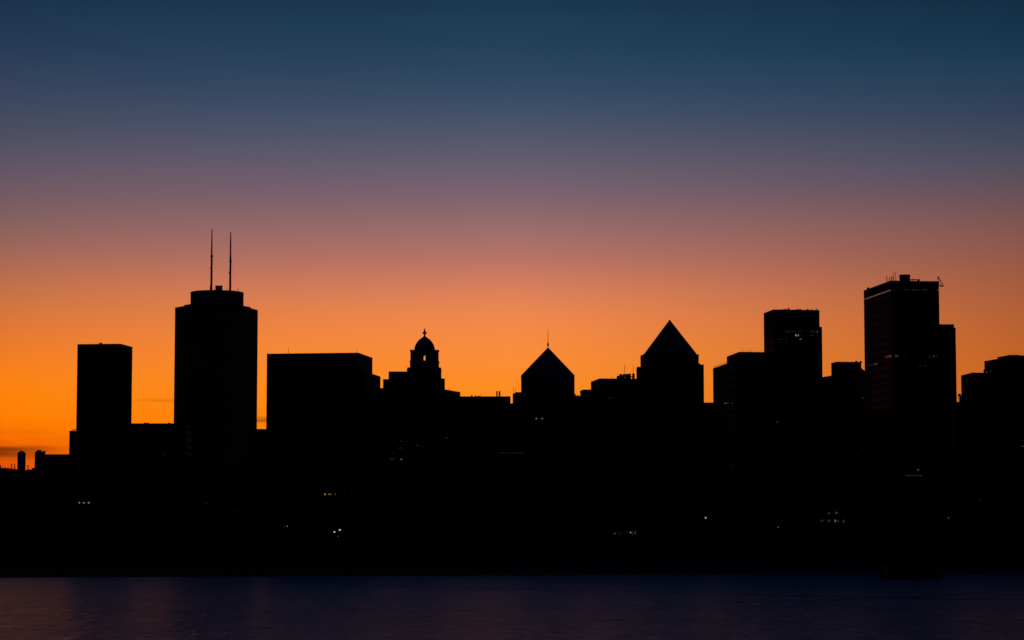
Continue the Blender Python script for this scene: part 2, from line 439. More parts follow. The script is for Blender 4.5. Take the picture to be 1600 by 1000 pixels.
def big_mast(px, yb, ytop, col1, col2):
    k = cy_ / F; zb = zc - .5; x = xat(px, cy_, ZT(px, yb, cy_))
    mb = MB(); zs = [ZT(px, v, cy_) for v in (yb - 52, yb - 76, ytop)]
    mb.tube((x, cy_, zb), (x, cy_, zs[0]), 1.75 * k, 10, 1.5 * k)
    mb.tube((x, cy_, zs[0] - .1), (x, cy_, zs[1]), 1.25 * k, 10, 1.05 * k)
    mb.tube((x, cy_, zs[1] - .1), (x, cy_, zs[2]), 1.0 * k, 8, .7 * k)
    o = b.part('mast', mb, METAL)
    c = MB()
    for yy, off, r in ((col1, -.6, 1.1), (col2, .2, 1.5)):
        zz = ZT(px, yy, cy_); c.cyl(x + off * k, cy_, zz - .35, zz + .35, (r + .9) * k, n=10)
    c.tube((x + 1.4 * k, cy_, ZT(px, col2, cy_)), (x + 5 * k, cy_, ZT(px, col2 + 16, cy_)), .12 * k, 5)
    c.tube((x + 5 * k, cy_, ZT(px, col2 + 16, cy_)), (x + 4.6 * k, cy_, ZT(px, col2 + 24, cy_)), .1 * k, 5)
    b2 = c.build('collar', METAL, b.root); b2.parent = o
big_mast(330.2, 453, 358, 419, 400)
big_mast(359.6, 453, 363, 426, 408)
b.unit(328, 330, 454, 446.5, cy_ - 3, 1, 'rooftop_unit')
for px, yt in ((355, 449.5), (364.5, 452), (371.5, 450.5)): b.mast(px, 456.5, yt, cy_ - 6, .55)
b.mast(371.5, 453.5, 451, cy_ - 6, .5, px1=373.5)
b.mast(334.5, 455, 450, cy_ - 8, .5)

# 3 wide box block
b = Building('office_block', 'broad flat-topped block just right of the twin-masted tower', 'building')
p, z = two_face(560, 551, 1250, (582, 559), 417)
b.block(p, z, style='grid', blank=6)
M3 = P(560, 551, 1250); B3 = PZ(582, 559, M3.z); v = Vector((B3.x - M3.x, B3.y - M3.y))
za = ZT(563, 580.5, 1254)
E = PZ(594.5, 588.3, za); n0 = Vector((v.y, -v.x)).normalized(); e0 = Vector((E.x, E.y))
m3 = Vector((M3.x, M3.y))
wdt = (e0 - m3).dot(n0); far = (e0 - m3).dot(v.normalized())
fv = v.normalized()
b.block([m3 + n0 * .05 + fv * 3.5, m3 + n0 * wdt + fv * 3.5 * 1, m3 + n0 * wdt + fv * far, m3 + n0 * .05 + fv * far], za, style='grid')
b.done(DCONC)
b.mast(450.7, 552, 544.5, 1256, .55); b.mast(557.2, 552, 544.8, 1256, .5)

# 4 domed building
YD = 1500.0; kD = YD / F
b = Building('domed_building', 'old stepped building with a belfry, ribbed dome and finial', 'building')
b.block(facing(635.7, 689.7, YD, ZT(660, 576, YD), 20), ZT(660, 576, YD), style='grid', par=.7)
b.block(facing(607.2, 640, YD + 1, ZT(620, 580.4, YD), 18), ZT(620, 580.4, YD + 1), style='grid', par=.6)
b.block(facing(598.5, 612, YD + 2, ZT(605, 592.4, YD), 12), ZT(605, 592.4, YD + 2), style='grid', par=.6)
b.block(facing(684, 695.2, YD + 1.5, ZT(690, 591.2, YD), 14), ZT(690, 591.2, YD + 1.5), style='grid', par=.5)
b.done(LIME)
cxd = xat(663.4, YD + 10, ZT(663, 550, YD + 10)); cyd = YD + 10
def zd(y): return ZT(663, y, cyd)
mb = MB()
w2 = (685.8 - 640.9) * kD; mb.box(cxd, cyd, zd(577), zd(565.3), w2, w2 * .8)
mb.box(cxd, cyd, zd(566.2), zd(565), w2 + .5, w2 * .8 + .5)
mb.box(cxd, cyd, zd(580), zd(575.6), (689.7 - 635.7) * kD * .97, 17)
b.part('tower_base', mb, LIME)
# belfry with an arched opening right through it
wb = (682.9 - 644) * kD; db = wb * .62; o0, o1 = zd(564.0), zd(554.8); ow = 3.3 * kD
mb = MB(); z0, z1 = zd(566), zd(549.3)
for sx_ in (-1, 1):
    wx = (wb - ow) / 2; mb.box(cxd + sx_ * (ow / 2 + wx / 2), cyd, z0, z1, wx, db)
mb.box(cxd, cyd, z0, o0, ow + .02, db - .02); mb.box(cxd, cyd, o1, z1, ow + .02, db - .02)
for sx_ in (-1, 1):
    mb.v += []
    q_ = [(cxd + sx_ * ow / 2, o1), (cxd + sx_ * ow / 2, o1 - .55), (cxd + sx_ * ow / 4, o1 - .12), (cxd, o1)]
    k = len(mb.v)
    for yy in (cyd - db / 2 + .03, cyd + db / 2 - .03): mb.v += [(x_, yy, z_) for x_, z_ in q_]
    mb.f += [(k, k+1, k+2, k+3), (k+7, k+6, k+5, k+4), (k+1, k+5, k+6, k+2), (k+2, k+6, k+7, k+3)]
b.part('belfry', mb, LIME)
mb = MB()
for sx_ in (-1, 1):
    for sy_ in (-1, 1): mb.box(cxd + sx_ * (wb / 2 + .15), cyd + sy_ * (db / 2 + .1), z0, zd(549), 1.5, 1.5)
    mb.box(cxd + sx_ * (wb / 2 + .1), cyd, zd(548.9), zd(547.6), 2.4, db + 1.6)
mb.box(cxd, cyd, zd(549.3), zd(548.0), wb + .4, db + .9)
b.part('cornice', mb, LIME)
rd = (679.6 - 647.3) * kD / 2
prof = [(zd(y_), r_ * kD) for y_, r_ in ((549, 16.5), (547.5, 16.4), (544.8, 16.0), (541.8, 15.2), (539, 14.2), (536.5, 12.8), (534.2, 11.3), (532.2, 9.6), (530.6, 7.9), (529.2, 6.1), (528, 4.4), (526.9, 2.9), (525.4, 1.8))]
mb = MB(); mb.lathe(cxd, cyd, prof)
dome = b.part('dome', mb, COPPER, True)
mb = MB()
for i in range(12):
    a = 2 * math.pi * i / 12
    for (za_, ra), (zb_, rb) in zip(prof[:-2], prof[1:-1]):
        mb.tube((cxd + ra * math.cos(a), cyd + ra * math.sin(a), za_), (cxd + rb * math.cos(a), cyd + rb * math.sin(a), zb_), .16, 4)
b.part('dome_rib', mb, COPPER).parent = dome
mb = MB(); kk = kD
mb.lathe(cxd, cyd, [(zd(y_), r_ * kk) for y_, r_ in ((526, 2.0), (524.3, 1.2), (522.8, 1.3), (522, 2.3), (521, 3.2), (519.8, 3.2), (518.8, 2.2), (518, 1.5), (516.8, 1.5), (515.5, .9), (512.2, .25))], 14)
b.part('finial', mb, COPPER, True).parent = dome
for px, py, w, h, c in ((619, 626.5, 3, 2.6, (190, 130, 80)), (623.5, 626.5, 2, 2, (110, 70, 45)), (627, 626.3, 2.2, 2, (95, 60, 42)), (622.5, 607, 1.6, 1.2, (70, 66, 60)), (627.5, 607, 1.8, 1.2, (50, 46, 42))):
    b.lit(px, py, w, h, c)

# 5 sloped low block, long chimney block, stub
b = Building('office_block', 'low block sloping down from the right shoulder of the domed building', 'building')
p, z = two_face(694, 608.2, 1420, (719.3, 612.6), 670)
b.block(p, z, style='grid').done(DCONC)
b.mast(701.8, 610, 606, 1440, .6)
b = Building('flat_block', 'long flat-roofed block with a pair of short chimneys near its right end', 'building')
YC = 1380; b.block(facing(716, 797.6, YC, ZT(750, 619.3, YC), 22), ZT(750, 619.3, YC), style='bands').done(BRICK)
for a_, c_ in ((775.3, 777.6), (779.2, 781.8)):
    k = YC / F; zz = ZT(a_, 611.4, YC + 6); mb = MB(); xx = xat((a_ + c_) / 2, YC + 6, zz)
    mb.cyl(xx, YC + 6, ZT(a_, 620, YC + 6) - 1, zz, (c_ - a_) * k / 2, n=12); mb.cyl(xx, YC + 6, zz - .5, zz + .02, (c_ - a_) * k / 2 + .08, n=12)
    b.part('chimney', mb, BRICK)
b.unit(736.2, 738, 620, 616.8, YC + 3); b.unit(742, 744, 620, 618.2, YC + 3); b.mast(751.3, 620, 615.4, YC + 4, .5)
b.unit(746, 750, 620, 618.6, YC + 3); b.mast(794, 620, 617.9, YC + 4, .6)
b = Building('low_block', 'small low block filling the notch left of the smaller pyramid-roofed tower', 'building')
b.block(facing(780, 812, 1390, ZT(800, 630.2, 1390), 15), ZT(800, 630.2, 1390)).done(DCONC)
b = Building('side_block', 'narrow block with two whip aerials at the left foot of the smaller pyramid-roofed tower', 'building')
p, z = two_face(807, 612.6, 1330, (801, 615.6), 835)
b.block(p, z, style='grid', blank=3).done(DCONC)
b.mast(802.6, 616, 604.3, 1340, .5); b.mast(805.6, 614, 606.8, 1340, .6)

# 6 pyramid tower A
YA = 1300
b = Building('pyramid_tower', 'smaller of two pyramid-roofed towers, with a thin spike on its tip', 'tower')
zA = ZT(856, 586.6, YA)
x0, x1 = xat(814.4, YA, zA), xat(897.8, YA, zA); dA = 26.0
rect = ccw([Vector((x0, YA)), Vector((x1, YA)), Vector((x1, YA + dA)), Vector((x0, YA + dA))])
b.block(rect, zA, style='piers', bay=3.4, blank=5, par=.6).done(DCONC)
mb = MB(); zap = ZT(856.3, 542.7, YA + dA / 2); ap = Vector((xat(856.3, YA + dA / 2, zap), YA + dA / 2))
c_ = sum(rect, Vector((0, 0))) / 4
mb.prism(inset(rect, -.12), zA + .01, zap, [ap + (q_ - c_) * .004 for q_ in rect])
b.part('pyramid_roof', mb, COPPER)
spire = b.mast(856.1, 543.5, 514, YA + dA / 2, 1.1, 'spire', w1=.45, m=METAL)
mb = MB(); zz = ZT(856, 538.5, YA + dA / 2); mb.lathe(ap.x, ap.y, [(zz - 1.2, .2), (zz - .3, .45), (zz + .3, .5), (zz + .9, .25), (zz + 1.2, .15)], 12); b.part('spire_ball', mb, METAL, True).parent = spire
for px in (838.2, 847.2): b.lit(px, 654, 2.4, 2.0, (150, 118, 80))
b.lit(842.5, 654, 1.5, 1.2, (60, 52, 40))

b = Building('low_block', 'low stepped rooftops just right of the smaller pyramid-roofed tower', 'building')
b.block(facing(893, 912, 1290, ZT(900, 618.5, 1290), 12), ZT(900, 618.5, 1290), style='grid').done(DCONC)
b.unit(897.5, 899.8, 619, 615.8, 1292, 3); b.unit(901.5, 904, 619, 617.2, 1292, 3)
b = Building('side_block', 'small low block between the pyramid-roofed towers, nearest the smaller one', 'building')
p, z = two_face(912, 608.6, 1330, (906.5, 610.4), 935)
b.block(p, z, style='bands').done(BRICK)
b = Building('plant_roof_block', 'flat block with lumpy cooling plant on its roof beside the larger pyramid-roofed tower', 'building')
p, z = two_face(937, 591.2, 1330, (923.2, 596.6), 1010)
b.block(p, z, style='grid', blank=3).done(CONC)
for a_, c_, t_ in ((964, 967.5, 587.3), (968, 971.8, 584.4), (973.2, 977, 584.5), (977.6, 983.4, 584.2), (983.9, 985.8, 583.4), (988.2, 991.8, 583.6)):
    b.unit(a_, c_, 591.3, t_, 1338, 4, 'cooling_unit')
b.unit(971.5, 973.6, 591.3, 586.0, 1338, 3, 'cooling_unit')
b.unit(985.5, 988.6, 588.9, 588.0, 1338, 3, 'pipe', sink=0)
b.mast(976, 585, 570, 1340, .6); b.mast(989.6, 585, 571.5, 1340, .5); b.mast(957.8, 592, 586.5, 1338, .35)
for px, w_, c in ((950, 1.6, (60, 52, 46)), (954.5, 2.2, (42, 38, 36)), (958.5, 1.4, (38, 34, 32))): b.lit(px, 622, w_, 1.2, c)

# 7 pyramid tower B
YB = 1400
b = Building('pyramid_tower', 'larger of two pyramid-roofed towers, its steep roof rising between low shoulders', 'tower')
p, zB = two_face(1007, 552.9, YB, (1000.6, 555.8), 1091.8)
b.block(p, zB, style='piers', bay=3.4, par=.6)
zs = ZT(997, 573.2, YB + 4); b.block(facing(994.4, 1003, YB + 4, zs, 9), zs, style='grid', par=.5)
p2, zs2 = two_face(1092, 567.6, YB + 5, (1091, 568), 1099.6)
zs2 = ZT(1096, 569.6, YB + 5)
b.block([Vector((xat(1085, YB+5, zs2), YB+5)), Vector((xat(1099.7, YB+5, zs2), YB+5)), Vector((xat(1099.7, YB+5, zs2), YB+20)), Vector((xat(1085, YB+5, zs2), YB+20))], zs2, style='grid', par=.5)
b.done(CONC)
b.unit(1092.2, 1094.4, 570, 567.8, YB + 6, 3)
mb = MB(); dB = 34.0; zap = ZT(1046.3, 501.2, YB + dB / 2)
pb = [Vector((xat(1006.3, YB + .3, zB), YB + .3)), Vector((xat(1088.6, YB + .3, zB), YB + .3)), Vector((xat(1088.6, YB + .3, zB), YB + dB)), Vector((xat(1006.3, YB + .3, zB), YB + dB))]
ax = xat(1046.3, YB + dB / 2, zap)
tp = [Vector((ax - .5, YB + dB/2 - .5)), Vector((ax + .5, YB + dB/2 - .5)), Vector((ax + .5, YB + dB/2 + .5)), Vector((ax - .5, YB + dB/2 + .5))]
mb.prism(pb, zB + .02, zap, tp); b.part('pyramid_roof', mb, COPPER)
mb = MB(); mb.cyl(ax, YB + dB/2, zap - .3, zap + .35, .55, n=10); b.part('finial', mb, METAL)

b = Building('low_block', 'low flat block closing the narrow gap right of the larger pyramid-roofed tower', 'building')
b.block(facing(1085, 1135, 1360, ZT(1107, 628.9, 1360), 20), ZT(1107, 628.9, 1360)).done(DCONC)

# 8 two-tier block
b = Building('tiered_block', 'wide two-tier flat block with roof railings between the pyramid roof and the banded tower', 'building')
p, zl = two_face(1152, 562.2, 1302, (1114, 575.6), 1236)
b.block(p, zl, style='bands')
p2, z2 = two_face(1155, 549.7, 1300, (1135.6, 557.2), 1232)
b.block(p2, z2, z0=zl - 6, style='bands', blank=2)
b.done(CONC)
mb = MB()
fe = PZ(1114.5, 575.4, zl); ne = PZ(1135.4, 568.2, zl)
for i in range(15):
    t = i / 14; q_ = fe.lerp(ne, t); mb.tube((q_.x + .2, q_.y, zl - .1), (q_.x + .2, q_.y, zl + 1.2 * (.7 + .5 * random.random())), .07, 4)
mb.tube((fe.x + .2, fe.y, zl + .9), (ne.x + .2, ne.y, zl + .9), .05, 4); b.part('railing', mb, METAL)
for px in (1161, 1167.5, 1170.8, 1174.3): b.mast(px, 550.5, 546.2, 1306, .4)
for px, w_, c in ((1133.5, 2.2, (90, 85, 70)), (1137.3, 1.6, (60, 56, 48)), (1144.5, 1.5, (52, 50, 42)), (1186, 1.6, (26, 24, 22)), (1190, 2.2, (24, 22, 20))):
    b.lit(px, 630 if px < 1180 else 563, w_, 1.5, c)
b.lit(1214, 659.5, 1.2, 2.4, (70, 68, 64))

# 9 banded tower
b = Building('banded_tower', 'square dark tower with scattered lit windows near the top and faintly banded left face', 'tower')
p, z = two_face(1208.5, 483.4, 1450, (1193.3, 489.3), 1280.3)
b.block(p, z, style='bands', blank=14, fl=4.6, bay=500)
zw = ZT(1282, 510.6, 1455); b.block(facing(1262, 1284.4, 1455, zw, 12), zw, style='bands')
b.done(ALU, BRONZE)
b.unit(1231.5, 1233.6, 484.5, 481.2, 1456, 3); b.unit(1224, 1229, 484.4, 482.9, 1458, 3); b.unit(1244, 1252, 484.6, 483.2, 1458, 3)
b.unit(1261.5, 1263.5, 485, 482.6, 1456, 3); b.mast(1268.6, 485, 481.2, 1456, .8); b.mast(1274, 484.5, 481, 1456, .6, px1=1277.5); b.mast(1275.5, 485, 482.5, 1456, 1.4)
for px, py, w_, h_, c in ((1243.7, 524, 2.0, 2.6, (215, 170, 130)), (1247.4, 524, 1.5, 2.6, (180, 140, 110)), (1251, 530, 2.8, 1.6, (110, 112, 112)),
        (1251, 523.6, 1.6, 1.4, (40, 34, 34)), (1268, 518, 1.4, 2.2, (56, 54, 50)), (1271.8, 518, 1.3, 2.2, (66, 58, 52)), (1276.8, 518.4, 2.0, 2.4, (84, 82, 70)),
        (1268.3, 524, 1.4, 2.2, (54, 50, 50)), (1271.6, 524, 1.2, 2.0, (44, 40, 44)), (1277, 524, 1.4, 2.0, (42, 36, 40)),
        (1231.3, 518, 1.1, 3.0, (60, 58, 60)), (1238, 517.6, 9, 1.4, (30, 26, 32)), (1251, 517.5, 6, 1.4, (26, 22, 28)), (1217.5, 530.3, 1.8, 1.6, (44, 26, 30)), (1222, 530, 2.4, 1.6, (46, 32, 36)),
        (1228.3, 530, 2.4, 1.6, (48, 28, 32)), (1217.3, 534.6, 1.5, 2, (46, 32, 36)), (1228.5, 534.6, 2.2, 1.5, (44, 30, 34)), (1222, 534.6, 1.4, 1.3, (32, 20, 26)), (1227.3, 518, 1.0, 2.6, (32, 30, 34)), (1221, 540.8, 2.2, 1.1, (20, 16, 20))):
    b.lit(px, py, w_, h_, c)

# 10 cluster between banded tower and the tallest right tower
b = Building('low_block', 'low dark block at the right foot of the banded tower', 'building')
p, z = two_face(1306, 585.6, 1180, (1284.5, 589.2), 1342)
b.block(p, z, style='grid').done(DCONC)
b = Building('boxy_block', 'small flat-topped block standing between the banded tower and the tallest right-hand tower', 'building')
p, z = two_face(1307.6, 565.1, 1400, (1298.7, 567.4), 1345.7)
b.block(p, z, style='bands', blank=2).done(DCONC)
b.unit(1337, 1340, 566, 564.0, 1405, 3); b.unit(1344, 1346.5, 566, 564.2, 1402, 2)
b = Building('side_block', 'block with a sloping roofline hard against the left foot of the tallest right-hand tower', 'building')
m_ = P(1340, 570.8, 1250); bb = PZ(1360.5, 586.2, m_.z)
b.block(ccw([Vector((m_.x, m_.y)), Vector((bb.x, bb.y)), Vector((bb.x - 12, bb.y + 1)), Vector((m_.x - 12, m_.y + 1))]), m_.z, style='grid').done(BRICK)
b.lit(1348.5, 621.6, 1.8, 2.2, (52, 50, 48))

# 11 tallest right tower
b = Building('glass_tower', 'tallest tower on the right, long banded left face, roof drum and a lower right shoulder', 'tower')
YR = 1450
p, z = two_face(1391.5, 438.4, YR, (1349.6, 453.8), 1467)
b.block(p, z, style='bands', fl=4.4, blank=5, bay=500)
zw = ZT(1480, 506.6, YR + 6); xa, xb = xat(1455, YR + 6, zw), xat(1490.6, YR + 6, zw)
b.block([Vector((xa, YR+6)), Vector((xb, YR+6)), Vector((xb, YR+36)), Vector((xa, YR+36))], zw, style='bands')
zw2 = ZT(1480, 511.8, YR + 7); xb2 = xat(1493.2, YR + 7, zw2)
b.block([Vector((xb - 2, YR+7)), Vector((xb2, YR+7)), Vector((xb2, YR+32)), Vector((xb - 2, YR+32))], zw2, style='grid')
b.done(ALU, BRONZE)
mb = MB(); yc = YR + 14; zt_ = ZT(1413, 430.2, yc); xx = xat(1413.7, yc, zt_); k = yc / F
mb.cyl(xx, yc, z - .5, zt_, 8.4 * k, n=28); mb.cyl(xx, yc, zt_ - .5, zt_ + .2, 9.0 * k, n=28); b.part('roof_drum', mb, METAL)
for px, yt, w_ in ((1385.6, 432, 1.2), (1389.2, 432.2, 1.1), (1392.3, 432.3, 1.3), (1395.4, 424.4, .8), (1399.5, 424.3, .8), (1396, 432, 1.0)):
    b.mast(px, 440.5, yt, YR + 5, w_, px1=px + (1.2 if px < 1394 and px > 1387 else 0))
b.unit(1424, 1432, 437.2, 436.2, YR + 8, 3, sink=0); b.unit(1434.3, 1437, 439, 436, YR + 8, 3); b.mast(1425, 439.5, 436.4, YR + 8, .5); b.mast(1431.5, 439.5, 436.4, YR + 8, .5)
b.unit(1355.2, 1358, 452.5, 449.2, YR + 40, 2)
yb_ = YR + 2; kx = yb_ / F
def W3(px, py): return P(px, py, yb_)
mb = MB()
mb.tube(W3(1465.6, 440), W3(1465.3, 431.6), .55 * kx, 6); mb.tube(W3(1465.3, 431.8), W3(1474.2, 447), .8 * kx, 6, .6 * kx)
mb.tube(W3(1467, 439.5), W3(1468.5, 446.5), .3 * kx, 5); mb.tube(W3(1468.3, 447), W3(1474.4, 447.2), .75 * kx, 6); mb.tube(W3(1469.2, 444.8), W3(1471.5, 448), .9 * kx, 6)
mb.tube(W3(1467.5, 446), W3(1464, 446), .35 * kx, 5)
b.part('roof_davit', mb, METAL)
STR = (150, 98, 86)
# sky glow along a ledge below the roof, painted as emission; broken on front
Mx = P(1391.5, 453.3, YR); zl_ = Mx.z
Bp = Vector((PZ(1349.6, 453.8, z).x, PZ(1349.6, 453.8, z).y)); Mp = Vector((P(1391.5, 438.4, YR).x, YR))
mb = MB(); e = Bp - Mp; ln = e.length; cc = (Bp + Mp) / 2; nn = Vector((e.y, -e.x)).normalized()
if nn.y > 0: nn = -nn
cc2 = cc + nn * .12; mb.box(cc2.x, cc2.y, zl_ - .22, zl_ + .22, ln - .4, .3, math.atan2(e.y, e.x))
b.part('sky_glow_strip', mb, G((140, 92, 84)))
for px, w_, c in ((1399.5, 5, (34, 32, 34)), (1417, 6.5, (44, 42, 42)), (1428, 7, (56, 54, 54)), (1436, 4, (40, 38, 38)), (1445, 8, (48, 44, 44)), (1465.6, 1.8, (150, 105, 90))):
    b.lit(px, 453, w_, 1.1, c, 'sky_glow_strip')
for px, py, w_, h_, c in ((1387, 557, 4, 3.2, (62, 34, 26)), (1391.6, 556.8, 1.4, 3.4, (90, 56, 40)), (1400, 556.4, 1.4, 3.4, (100, 90, 84)), (1403, 556.4, 1.6, 3, (80, 60, 52)), (1416, 556.5, 7, 1, (26, 22, 24)),
        (1452, 557.8, 4.5, 1.8, (46, 26, 22)), (1459, 556.8, 2, 3, (90, 60, 46)), (1463.5, 556.5, 3, 1.6, (54, 28, 22)), (1437, 572, 5, 1.2, (26, 28, 30)), (1446, 571.3, 5, 1.4, (32, 32, 32)), (1455, 572, 3, 1.2, (24, 26, 28)),
        (1368.4, 569, 2.6, 2.6, (66, 44, 46)), (1362, 570.5, 1.6, 1.6, (40, 28, 30)), (1357, 570.8, 1.6, 1.4, (32, 26, 28)), (1484.5, 542.5, 3, 1.0, (24, 22, 24))):
    b.lit(px, py, w_, h_, c)

# 12 right edge
b = Building('low_block', 'low block with small framed hoist in the gap right of the tallest right-hand tower', 'building')
b.block(facing(1485, 1520, 1300, ZT(1500, 628, 1300), 14), ZT(1500, 628, 1300)).done(DCONC)
b.unit(1497.8, 1501.5, 619, 615.2, 1303, 2, 'hoist_head', sink=0); b.mast(1497.2, 630, 618.3, 1303, .7, 'hoist_post'); b.unit(1499.6, 1503, 629, 618.5, 1303, 2, 'hoist_house')
b = Building('flat_block', 'lower flat block right of the tallest right-hand tower, stepping up to the frame edge', 'building')
p, z = two_face(1519, 582.1, 1350, (1501.6, 586.6), 1552)
b.block(p, z, style='grid', blank=2).done(DCONC)
b = Building('edge_block', 'broad stepped block cut off by the right edge of the photo', 'building')
p, z = two_face(1576, 557.8, 1250, (1538, 564.2), 1660)
b.block(p, z, style='grid')
p2, z2 = two_face(1576, 554.9, 1251, (1558.6, 558.0), 1636)
b.block(p2, z2, z0=z - 2, style='solid', par=.5)
z3 = ZT(1538, 577.2, 1268); b.block(facing(1536.6, 1545, 1268, z3, 3), z3, style='solid', par=.4)
b.done(DCONC)
b.unit(1576, 1592.6, 556, 554.6, 1249.5, 3)
b.lit(1541.4, 581.5, 1.6, 1.3, (110, 110, 106)); b.lit(1547.2, 580, 1.4, 1.2, (52, 60, 66))

# 13 low left blocks
b = Building('low_block', 'low flat-roofed block at the left foot of the plain slab tower', 'building')
b.block(facing(108.4, 175, 1350, ZT(130, 673, 1350), 22), ZT(130, 673, 1350)).done(DCONC)
b.unit(112, 115.5, 672.2, 671.6, 1352, 2, sink=0); b.unit(115, 118.8, 671.6, 670.9, 1352, 2, sink=0); b.mast(113, 674, 671.8, 1352, .5); b.mast(117.5, 674, 671, 1352, .5)
b = Building('flat_block', 'long flat-roofed block bridging the slab tower and the twin-masted tower', 'building')
b.block(facing(190, 300, 1430, ZT(250, 661.5, 1430), 26), ZT(250, 661.5, 1430), style='bands').done(CONC)
b.unit(225, 227, 662, 660.2, 1433); b.unit(229, 231.5, 662, 660.6, 1433); b.mast(263.5, 662.5, 658.8, 1433, .7); b.unit(262, 266, 662, 660.9, 1433)
b = Building('low_block', 'low flat block closing the gap between the twin-masted tower and the broad block', 'building')
b.block(facing(385, 450, 1400, ZT(410, 670.3, 1400), 24), ZT(410, 670.3, 1400)).done(DCONC)
b = Building('low_block', 'low flat block closing the slit left of the domed building', 'building')
b.block(facing(575, 640, 1395, ZT(597, 606.3, 1395), 8), ZT(597, 606.3, 1395)).done(DCONC)
b = Building('flat_block', 'low wide flat block standing left of the plain slab tower near the horizon', 'building')
b.block(facing(68, 128, 1800, ZT(90, 709.8, 1800), 24), ZT(90, 709.8, 1800), style='bands').done(BRICK)
b = Building('apartment_tower', 'small distant tower with a lumpy roof on the low left skyline', 'tower')
b.block(facing(54.4, 70.6, 1900, ZT(60, 706.3, 1900), 6), ZT(60, 706.3, 1900)).done(DCONC)
b.unit(57.5, 63.5, 707, 703.0, 1901, 4); b.unit(66, 70, 707, 704.6, 1901, 3); b.unit(55.5, 57.6, 707, 705.2, 1901, 3)
b = Building('slim_tower', 'slim distant tower with a rounded top, leftmost on the low skyline', 'tower')
b.block(facing(27.4, 40.2, 2100, ZT(33, 706.8, 2100), 4), ZT(33, 706.8, 2100)).done(DCONC)
kk = 2100 / F; xx = xat(33.6, 2102, ZT(33, 706, 2100)); z0_ = ZT(33, 707, 2100)
mb = MB(); mb.lathe(xx, 2102.4, [(z0_, 5.6 * kk), (z0_ + .7 * kk, 4.6 * kk), (z0_ + 1.8 * kk, 3.6 * kk), (z0_ + 2.6 * kk, 1.8 * kk), (z0_ + 2.8 * kk, .2 * kk)], 16); b.part('rounded_cap', mb, ROOF, True)
b = Building('edge_house', 'dark rooftop corner at the far left edge of the low skyline', 'building')
b.block(facing(-40, 1.6, 2300, ZT(0, 726.5, 2300), 6), ZT(0, 726.5, 2300)).done(BRICK)
# rooftops of the far left ridge
for i, (a_, c_, t_, l_) in enumerate(((0, 9, 731.5, 'low far roof at the left edge beside the dark rooftop corner'), (8, 21, 732.4, 'low far roof under the pair of poles left of the slim tower'),
        (20, 26.6, 733.4, 'tiny far roof immediately left of the slim tower'), (25, 42, 737.4, 'lowest far roof around the foot of the slim tower'), (40, 50, 734.4, 'far low roof between the slim tower and the lumpy-roofed tower'), (47, 60, 733.6, 'far low roof at the left foot of the lumpy-roofed tower'))):
    b = Building('row_house', l_, 'house', None)
    y_ = 2320 + 12 * i; zz = ZT(a_, t_, y_)
    b.block(facing(a_ - 3, c_ + 3, y_, zz, 8), zz, style='grid', par=.4).done(BRICK)
    for j in range(2):
        xx_ = a_ + (c_ - a_) * random.uniform(.15, .8); b.unit(xx_, xx_ + 1.6, t_ + .3, t_ - random.uniform(.7, 1.6), y_ + 1, 2, 'chimney', BRICK)
def pole(px, y1, y0, dist, l_, arms):
    k = dist / F; z1 = ZT(px, y1, dist); x = xat(px, dist, z1); z0 = ZT(px, y0, dist)
    o = thing('floodlight_pole', l_, 'pole', (x, dist, GZ), 'poles on the far left skyline')
    mb = MB(); mb.tube((x, dist, GZ), (x, dist, z1), .5 * k, 6); mb.build('post', METAL, o)
    for dy in arms:
        mb = MB(); zz = ZT(px, y1 + dy, dist); mb.box(x, dist, zz - .9 * k, zz + .5 * k, 2.0 * k, 1); mb.build('lamp_rack', METAL, o)
pole(18.1, 725, 735, 2290, 'thin pole, leftmost of three on the far left skyline', (.6, 5.5))
pole(23, 725.5, 735, 2290, 'thicker pole just left of the slim tower with two lamp racks', (.6, 4.5))
pole(43.6, 727, 735, 2290, 'short pole immediately right of the slim tower', (1,))

# trees along the far left ridge
def tree(px, ytop, dist, wpx, l_):
    k = dist / F; ztop = ZT(px, ytop, dist); x = xat(px, dist, ztop)
    base = ztop - 11
    o = thing('tree', l_, 'tree', (x, dist, base), 'trees on the far left ridge')
    mb = MB(); mb.tube((x, dist, base - 1), (x + .3, dist, base + 6), .35, 7, .15)
    for a in range(4): mb.tube((x + .2, dist, base + 4), (x + 2 * math.cos(a * 1.7), dist + 2 * math.sin(a * 1.7), base + 7.5), .14, 5, .05)
    mb.build('trunk', BARK, o)
    mb = MB(); rr = wpx * k / 2
    for c in range(9):
        cx = x + random.gauss(0, rr * .5); cy = dist + random.gauss(0, rr * .5); cz = base + 4 + random.random() * 5.2; cr = random.uniform(.9, 1.9)
        for _ in range(60):
            v = Vector((random.gauss(0, 1), random.gauss(0, 1), random.gauss(0, .8))).normalized() * cr * random.random() ** .4
            q0 = Vector((cx, cy, min(cz + v.z, ztop))) + Vector((v.x, v.y, 0)); n = Vector((random.gauss(0,1), random.gauss(0,1), random.gauss(0,1))).normalized()
            u = n.orthogonal().normalized() * .38; w = n.cross(u)
            kq = len(mb.v); mb.v += [tuple(q0 + u), tuple(q0 + w), tuple(q0 - u), tuple(q0 - w)]; mb.f.append((kq, kq+1, kq+2, kq+3))
    mb.build('crown', LEAF, o)
for px, t_, w_, l_ in ((5, 730.6, 6, 'small ragged tree near the left edge of the far skyline'), (12.5, 731.6, 6, 'small dark tree left of the first thin pole'), (46, 731.0, 6, 'bushy tree between the short pole and the lumpy-roofed tower'),
                       (51.5, 731.8, 5, 'small tree touching the left side of the lumpy-roofed tower')):
    tree(px, t_, 2280, w_, l_)

